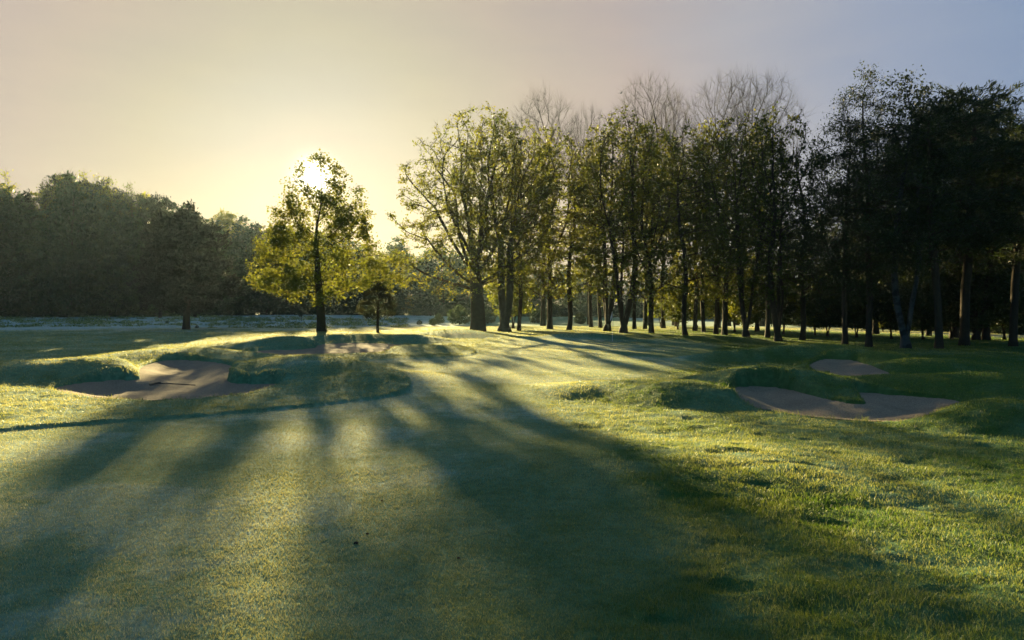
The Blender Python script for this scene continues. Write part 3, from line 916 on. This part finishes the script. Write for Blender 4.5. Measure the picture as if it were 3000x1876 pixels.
tag(obj('ground', sub('ground', ~(gmask | fmask))), 'uneven frosted rough turf with grassy mounds round the bunkers', 'ground', kind='structure')
tag(obj('fairway', sub('fairway', fmask)), 'smooth mown frosted fairway crossed by long tree shadows', 'fairway', kind='structure')
tag(obj('putting_green', sub('putting_green', gmask)), 'sunlit closely mown putting green with the flagstick', 'putting green', kind='structure')
names = ['left bunker with two grass noses and a rake in its sand', 'near right bunker split by a grassy tongue', 'far right bunker under a dark grass mound', 'far middle bunker of two lobes below the sycamore']
for i, (P, *_r) in enumerate(BUNKERS):
    lo, hi = P.min(0) - .3, P.max(0) + .3
    n1 = int((hi[0] - lo[0]) / .07); n2 = int((hi[1] - lo[1]) / .09)
    gx_, gy_ = np.meshgrid(np.linspace(lo[0], hi[0], n1), np.linspace(lo[1], hi[1], n2), indexing='ij')
    s = sdf(gx_, gy_, P)
    z = sand_z(i, gx_, gy_, np.maximum(s, 0))
    ii = np.arange(n1 * n2).reshape(n1, n2)
    q = np.stack([ii[:-1, :-1], ii[1:, :-1], ii[1:, 1:], ii[:-1, 1:]], -1).reshape(-1, 4)
    q = q[(s.ravel()[q] > -.08).all(1)]
    used, inv_ = np.unique(q, return_inverse=True)
    VV = np.stack([gx_, gy_, z], -1).reshape(-1, 3)[used]
    tag(obj('bunker_sand', mesh_arrays('bunker_sand', VV, [inv_.reshape(-1, 4)], M['sand'])), 'pinkish brown sand of the ' + names[i], 'bunker', kind='structure')
print('ground', round(time.time() - T0, 1))

# ------------------------------------------------------------------ grass
rg = np.random.RandomState(12)
nb = 1350000
d0, d1 = 2.6, 95.0
t = rg.rand(nb); dd = (d0 ** .1 + t * (d1 ** .1 - d0 ** .1)) ** 10
aa = rg.uniform(-R(42.5), R(42.5), nb)
bx, by = dd * np.sin(aa), dd * np.cos(aa)
bz, br, bg, bb = ground(bx, by, True)
keep = bb < -.03
keep &= rg.rand(nb) < np.where(br > .5, np.clip(.75 + .8 * fbm(bx / .35, by / .35, 2, 6), .3, 1), 1.0)
bx, by, bz, br, bg, bb, dd = [q[keep] for q in (bx, by, bz, br, bg, bb, dd)]
nb = len(bx)
fr = np.clip(frost_field(bx, by, br, bg) + rg.normal(0, .14, nb), 0, 1)
tone = np.clip(.45 + .7 * fbm(bx / 1.6, by / 1.6, 2, 5) + rg.normal(0, .22, nb), 0, 1)
hgt = (.020 * (1 - bg) + .019 * bg) * (1 + br * (.75 + .9 * fbm(bx / .5, by / .5, 2, 7))) * (.6 + .8 * rg.rand(nb)) * (dd / 4) ** .12
hgt = hgt * (1 + 1.8 * np.exp(-((bb + .09) / .09) ** 2) * rg.rand(nb))
wid = .0026 * (dd / 4) ** 1.0 * (.7 + .6 * rg.rand(nb))
wid = np.maximum(wid, .0028)
th = rg.rand(nb) * 2 * np.pi
sx, sy = np.cos(th) * wid * .5, np.sin(th) * wid * .5
lean = rg.normal(0, .55, (nb, 2)) * hgt[:, None]
base = np.stack([bx, by, bz - .004], 1)
side = np.stack([sx, sy, np.zeros(nb)], 1)
tip = base + np.stack([lean[:, 0], lean[:, 1], hgt], 1)
near = dd < 11
mid = base + np.stack([lean[:, 0] * .3, lean[:, 1] * .3, hgt * .62], 1)
nn_ = near.sum(); nf = nb - nn_
Vn = np.stack([base - side, base + side, mid + side * .75, mid - side * .75, tip], 1)[near].reshape(-1, 3)
Vf = np.stack([base - side, base + side, tip], 1)[~near].reshape(-1, 3)
k5 = np.arange(nn_)[:, None] * 5
Fq = k5 + np.array([[0, 1, 2, 3]]); Ft = k5 + np.array([[3, 2, 4]])
Ff = np.arange(nf)[:, None] * 3 + np.array([[0, 1, 2]]) + len(Vn)
gm = mesh_arrays('grass', np.concatenate([Vn, Vf]), [Fq, Ft, Ff], M['blades'], smooth=False,
                 attrs={'frost': np.concatenate([np.repeat(fr[near], 5), np.repeat(fr[~near], 3)]), 'tone': np.concatenate([np.repeat(tone[near], 5), np.repeat(tone[~near], 3)])})
tag(obj('grass', gm), 'short frosted grass blades covering the course', 'grass', kind='stuff')
print('grass', nb, round(time.time() - T0, 1))
# tussocks on the frosted field
nt_ = 1500
tu = rg.uniform(-150, 960, nt_); td = rg.uniform(84, 150, nt_)
tx = gx(tu, td); tz = ground(tx, td)
msk = fbm(tx / 9, td / 6, 2, 3) > -.05
tx, td, tz = tx[msk], td[msk], tz[msk]
m = 26
cx = np.repeat(tx, m) + rg.normal(0, .35, len(tx) * m); cy = np.repeat(td, m) + rg.normal(0, .3, len(tx) * m)
cz = np.repeat(tz, m) + np.abs(rg.normal(0, .16, len(tx) * m)) * np.repeat(rg.rand(len(tx)) + .3, m)
LV, LF = leaf_quads(np.stack([cx, cy, cz], 1), .34, rg, .3, -1.0)
tf = np.repeat(np.clip(rg.normal(.35, .25, len(cx)), 0, .9), 4)
tag(obj('tussock_grass', mesh_arrays('tussock_grass', LV, [LF], M['blades'], smooth=False, attrs={'frost': tf, 'tone': tf * .5})), 'rough frosted tussocks on the far field before the left wood', 'grass', kind='stuff')


# ------------------------------------------------------------------ small things
def tube_mesh(name, pts, rr, k, mat):
    P = np.array(pts, float); par = np.arange(len(P)) - 1
    T = np.gradient(P, axis=0); T /= np.linalg.norm(T, axis=1)[:, None]
    ref = np.array([1., 0, 0]) if abs(T[0, 0]) < .7 else np.array([0, 1., 0])
    U = np.cross(T, ref); U /= np.linalg.norm(U, axis=1)[:, None]; W = np.cross(T, U)
    a = np.arange(k) / k * 2 * np.pi; rr = np.broadcast_to(np.array(rr, float), (len(P),))
    V = P[:, None] + rr[:, None, None] * (np.cos(a)[None, :, None] * U[:, None] + np.sin(a)[None, :, None] * W[:, None])
    g = np.arange(len(P) * k).reshape(len(P), k)
    q = np.stack([g[:-1], np.roll(g[:-1], -1, 1), np.roll(g[1:], -1, 1), g[1:]], -1).reshape(-1, 4)
    return mesh_arrays(name, V.reshape(-1, 3), [q, g[:1], g[-1:, ::-1]], mat)


white = mat_plain('pole_white', (.75, .75, .74), .4)
cloth = mat_plain('flag_cloth', (.62, .63, .70), .8, trans=.4)
steel = mat_plain('painted_steel', (.06, .055, .05), .85)
fx, fd = gx(1446, 52.5), 52.5
fz = float(ground(np.array([fx]), np.array([fd]))[0])
fl = tag(empty('flagstick', (fx, fd, fz)), 'thin flagstick with drooping pale flag standing in the hole on the green', 'flagstick')
obj('pole', tube_mesh('pole', [(0, 0, -.1), (0, 0, 1), (-.01, 0, 2.15)], [.011, .011, .009], 8, white), fl)
obj('cup', tube_mesh('cup', [(0, 0, -.1), (0, 0, .004)], .054, 16, steel), fl)
ns, nh = 12, 14
S, Hh = np.meshgrid(np.linspace(0, 1, ns), np.linspace(0, 1, nh), indexing='ij')
FX = -.012 - S * (.10 + .05 * np.sin(Hh * 2.4)); FY = .045 * np.sin(S * 9 + Hh * 2) * S ** .5
FZ = 2.13 - Hh * .36 - S * .34 + .02 * np.sin(S * 7)
g = np.arange(ns * nh).reshape(ns, nh)
q = np.stack([g[:-1, :-1], g[1:, :-1], g[1:, 1:], g[:-1, 1:]], -1).reshape(-1, 4)
fo = obj('flag', mesh_arrays('flag', np.stack([FX, FY, FZ], -1).reshape(-1, 3), [q], cloth), fl)
sm = fo.modifiers.new('thick', 'SOLIDIFY'); sm.thickness = .002

# rake lying in the left bunker
ra, rb = pt(366, 898, .0), pt(462, 899, .0)


def sz(p, dz): return np.array([p[0], p[1], float(sand_z(0, np.array([p[0]]), np.array([p[1]]))[0]) + dz])


A3, B3 = sz(ra, .035), sz(rb, .05)
rk = tag(empty('bunker_rake', tuple((A3 + B3) / 2)), 'dark rake lying flat on the sand of the left bunker', 'rake')
c0 = (A3 + B3) / 2
obj('handle', tube_mesh('handle', [A3 - c0, (A3 * .5 + B3 * .5) - c0 + [0, 0, .01], B3 - c0], .016, 8, steel), rk)
dirn = (B3 - A3) / np.linalg.norm(B3 - A3); pr = np.array([-dirn[1], dirn[0], 0])
hd = [tuple(A3 - c0 - pr * .3), tuple(A3 - c0 + pr * .3)]
head = obj('head', tube_mesh('head', hd, .02, 8, steel), rk)
for k in range(9):
    p = A3 - c0 + pr * (-.28 + .07 * k)
    obj('tooth', tube_mesh('tooth', [p, p + [0, 0, -.05], p + [0, 0, -.09]], [.007, .006, .003], 6, steel), head)

# crumbs of earth on the fairway
rc_ = np.random.RandomState(4)
earth = mat_plain('earth', (.035, .028, .02), .95)
clods = [(868, 1258, 'small dark crumb of earth on the mown fairway, farthest of a loose scatter'), (841, 1281, 'larger dark crumb of earth on the mown fairway, middle of a loose scatter'),
         (1083, 1316, 'dark crumb of earth alone in the shade right of centre on the fairway'), (902, 1180, 'tiny dark crumb of earth by itself up the fairway')]
for k, (u, v, lab) in enumerate(clods):
    x_, d_ = pt(u, v, .02)
    bm_t = rc_.rand(10) * 6.28
    nth, nph = 10, 6
    th_, ph_ = np.meshgrid(np.arange(nth) / nth * 2 * np.pi, np.linspace(.12, np.pi - .12, nph), indexing='ij')
    rr_ = (.018 if k == 1 else .012) * (1 + .5 * fbm(th_ * 1.3 + k * 7, ph_ * 1.7, 3, k))
    VV = np.stack([rr_ * np.sin(ph_) * np.cos(th_) * 1.5, rr_ * np.sin(ph_) * np.sin(th_), rr_ * np.cos(ph_) * .8], -1)
    g_ = np.arange(nth * nph).reshape(nth, nph)
    q_ = np.stack([g_[:, :-1], np.roll(g_, -1, 0)[:, :-1], np.roll(g_, -1, 0)[:, 1:], g_[:, 1:]], -1).reshape(-1, 4)
    eo = obj('earth_clod', mesh_arrays('earth_clod', VV.reshape(-1, 3), [q_, g_[:, 0][None, ::-1], g_[:, -1][None]], earth, smooth=False))
    eo.location = (x_, d_, float(ground(np.array([x_]), np.array([d_]))[0]) + .012)
    tag(eo, lab, 'clod', 'crumbs of earth on the fairway')

# bird over the bare crowns
bd = 70.; bxx, bzz = gx(1466, bd), CAM_Z - (221 - HV) / F * bd
bp = [(-.13, 0, .0), (-.08, 0, .005), (0, 0, .01), (.07, 0, .012), (.12, 0, .02), (.15, 0, .02)]
bird = tag(empty('bird', (bxx, bd, bzz), .6), 'tiny dark bird flying above the treetops right of the oaks', 'bird')
bmat = mat_plain('feathers', (.04, .04, .045), .8)
obj('body', tube_mesh('body', bp, [.012, .03, .042, .036, .024, .004], 10, bmat), bird)
for s in (-1, 1):
    W_ = np.array([[.06, s * .03, .03], [-.05, s * .03, .025], [.05, s * .16, .10], [-.06, s * .16, .09], [-.02, s * .32, .07], [-.06, s * .30, .065]])
    w_ = obj('wing', mesh_arrays('wing', W_, [np.array([[0, 2, 3, 1], [2, 4, 5, 3]])], bmat), bird)
    w_.modifiers.new('thick', 'SOLIDIFY').thickness = .008

# ------------------------------------------------------------------ air
hz = mesh_arrays('haze', np.array([(x, y, z) for z in (-2., 38.) for y in (-720., 720.) for x in (-720., 720.)]),
                 [np.array([[0, 2, 3, 1], [4, 5, 7, 6], [0, 1, 5, 4], [2, 6, 7, 3], [0, 4, 6, 2], [1, 3, 7, 5]])], None, smooth=False)
m, nt, n, l = new_mat('haze')
pv = N(n, 'ShaderNodeVolumePrincipled')
pv.inputs['Color'].default_value = (.58, .80, 1.0, 1)
pv.inputs['Density'].default_value = .00010
pv.inputs['Anisotropy'].default_value = .5
o = N(n, 'ShaderNodeOutputMaterial'); l.new(pv.outputs[0], o.inputs['Volume'])
hz.materials.append(m)
tag(obj('haze', hz), 'thin morning haze hanging over the course', 'haze', kind='stuff')

# ------------------------------------------------------------------ sky, sun, camera
EXPO = 2.25
w = bpy.data.worlds.new('World'); scene.world = w; w.use_nodes = True
nt = w.node_tree; n, l = nt.nodes, nt.links; n.clear()
out = N(n, 'ShaderNodeOutputWorld'); bgn = N(n, 'ShaderNodeBackground'); l.new(bgn.outputs[0], out.inputs[0])
sky = N(n, 'ShaderNodeTexSky'); sky.sky_type = 'NISHITA'; sky.sun_disc = False
sky.sun_elevation = SUN_EL; sky.sun_rotation = SUN_AZ; sky.dust_density = 2.0; sky.altitude = 50
tc = N(n, 'ShaderNodeTexCoord')
dot = N(n, 'ShaderNodeVectorMath', operation='DOT_PRODUCT'); l.new(tc.outputs['Generated'], dot.inputs[0]); dot.inputs[1].default_value = tuple(SUN)
ac = N(n, 'ShaderNodeMath', operation='ARCCOSINE'); l.new(dot.outputs['Value'], ac.inputs[0])
# thin drifting cloud bends the rings a little
nz = N(n, 'ShaderNodeTexNoise'); nz.inputs['Scale'].default_value = 2.2; nz.inputs['Detail'].default_value = 4
mp = N(n, 'ShaderNodeMapping'); mp.inputs['Scale'].default_value = (1, 1, 3.5); l.new(tc.outputs['Generated'], mp.inputs[0]); l.new(mp.outputs[0], nz.inputs[0])
ma = N(n, 'ShaderNodeMath', operation='MULTIPLY_ADD'); l.new(nz.outputs['Fac'], ma.inputs[0]); ma.inputs[1].default_value = .16; ma.inputs[2].default_value = -.08
ad = N(n, 'ShaderNodeMath', operation='ADD'); l.new(ac.outputs[0], ad.inputs[0]); l.new(ma.outputs[0], ad.inputs[1])
dv = N(n, 'ShaderNodeMath', operation='DIVIDE'); l.new(ad.outputs[0], dv.inputs[0]); dv.inputs[1].default_value = math.pi


def srgb(r, g, b):
    return tuple(((c / 255 + .055) / 1.055) ** 2.4 if c > 10 else c / 3294. for c in (r, g, b))


def deg(x): return x / 180.


rc = ramp(n, l, dv.outputs[0], [(0, srgb(140, 160, 168)), (deg(5), srgb(148, 166, 164)), (deg(11), srgb(174, 175, 156)), (deg(18), srgb(196, 181, 165)), (deg(25), srgb(197, 180, 172)),
                                (deg(33), srgb(186, 184, 190)), (deg(42), srgb(160, 172, 196)), (deg(55), srgb(118, 150, 192)), (deg(85), srgb(68, 128, 166)), (deg(180), srgb(60, 116, 150))])
nz2 = N(n, 'ShaderNodeTexNoise'); nz2.inputs['Scale'].default_value = 1.6; nz2.inputs['Detail'].default_value = 6; nz2.inputs['Roughness'].default_value = .6
mp2 = N(n, 'ShaderNodeMapping'); mp2.inputs['Scale'].default_value = (1, 1.6, 6); mp2.inputs['Rotation'].default_value = (.12, .2, .5); l.new(tc.outputs['Generated'], mp2.inputs[0]); l.new(mp2.outputs[0], nz2.inputs[0])
rc = mixc(n, l, 1.0, rc, ramp(n, l, nz2.outputs['Fac'], [(.3, (.87, .88, .94)), (.7, (1.09, 1.04, 1.0))]), 'MULTIPLY')
sc_ = N(n, 'ShaderNodeVectorMath', operation='SCALE'); l.new(rc, sc_.inputs[0]); sc_.inputs['Scale'].default_value = .80 / 2 ** EXPO
# Nishita part
sc2 = N(n, 'ShaderNodeVectorMath', operation='SCALE'); l.new(sky.outputs[0], sc2.inputs[0]); sc2.inputs['Scale'].default_value = .003
add = N(n, 'ShaderNodeVectorMath', operation='ADD'); l.new(sc_.outputs[0], add.inputs[0]); l.new(sc2.outputs[0], add.inputs[1])
# the glare of the sun behind thin cloud
gd = N(n, 'ShaderNodeMath', operation='DIVIDE'); l.new(ac.outputs[0], gd.inputs[0]); gd.inputs[1].default_value = R(1.15)
gp = N(n, 'ShaderNodeMath', operation='POWER'); l.new(gd.outputs[0], gp.inputs[0]); gp.inputs[1].default_value = 2.0
gn = N(n, 'ShaderNodeMath', operation='MULTIPLY'); l.new(gp.outputs[0], gn.inputs[0]); gn.inputs[1].default_value = -1
ge = N(n, 'ShaderNodeMath', operation='EXPONENT'); l.new(gn.outputs[0], ge.inputs[0])
gs = N(n, 'ShaderNodeVectorMath', operation='SCALE'); gs.inputs[0].default_value = (1, .93, .72); gm_ = N(n, 'ShaderNodeMath', operation='MULTIPLY'); l.new(ge.outputs[0], gm_.inputs[0]); gm_.inputs[1].default_value = .75
l.new(gm_.outputs[0], gs.inputs['Scale'])
add2 = N(n, 'ShaderNodeVectorMath', operation='ADD'); l.new(add.outputs[0], add2.inputs[0]); l.new(gs.outputs[0], add2.inputs[1])
l.new(add2.outputs[0], bgn.inputs['Color']); bgn.inputs['Strength'].default_value = 1.0

sl = bpy.data.lights.new('sun', 'SUN'); sl.energy = 5.0; sl.angle = R(.55); sl.color = (1, .79, .36)
so = link(bpy.data.objects.new('sun', sl)); so.location = (-30, 100, 60)
so.rotation_euler = Vector(tuple(-SUN)).to_track_quat('-Z', 'Y').to_euler()

cam = bpy.data.cameras.new('camera'); co = link(bpy.data.objects.new('camera', cam))
cam.sensor_width = 36; cam.lens = 36 * F / 2418.; cam.shift_y = -(756 - HV) / 2418.; cam.clip_end = 3000; cam.clip_start = .1
co.location = (0, 0, CAM_Z); co.rotation_euler = (R(90), 0, 0)
scene.camera = co
scene.render.engine = 'CYCLES'
cy = scene.cycles
cy.max_bounces = 6; cy.diffuse_bounces = 3; cy.glossy_bounces = 2; cy.transmission_bounces = 4; cy.volume_bounces = 1; cy.transparent_max_bounces = 8
cy.use_denoising = True
try: cy.denoiser = 'OPENIMAGEDENOISE'
except Exception: pass
cy.sample_clamp_indirect = 6
vs = scene.view_settings
scene.display_settings.display_device = 'sRGB'
vs.view_transform = 'Standard'; vs.look = 'None'; vs.exposure = EXPO; vs.gamma = 1.0
print('done', round(time.time() - T0, 1))
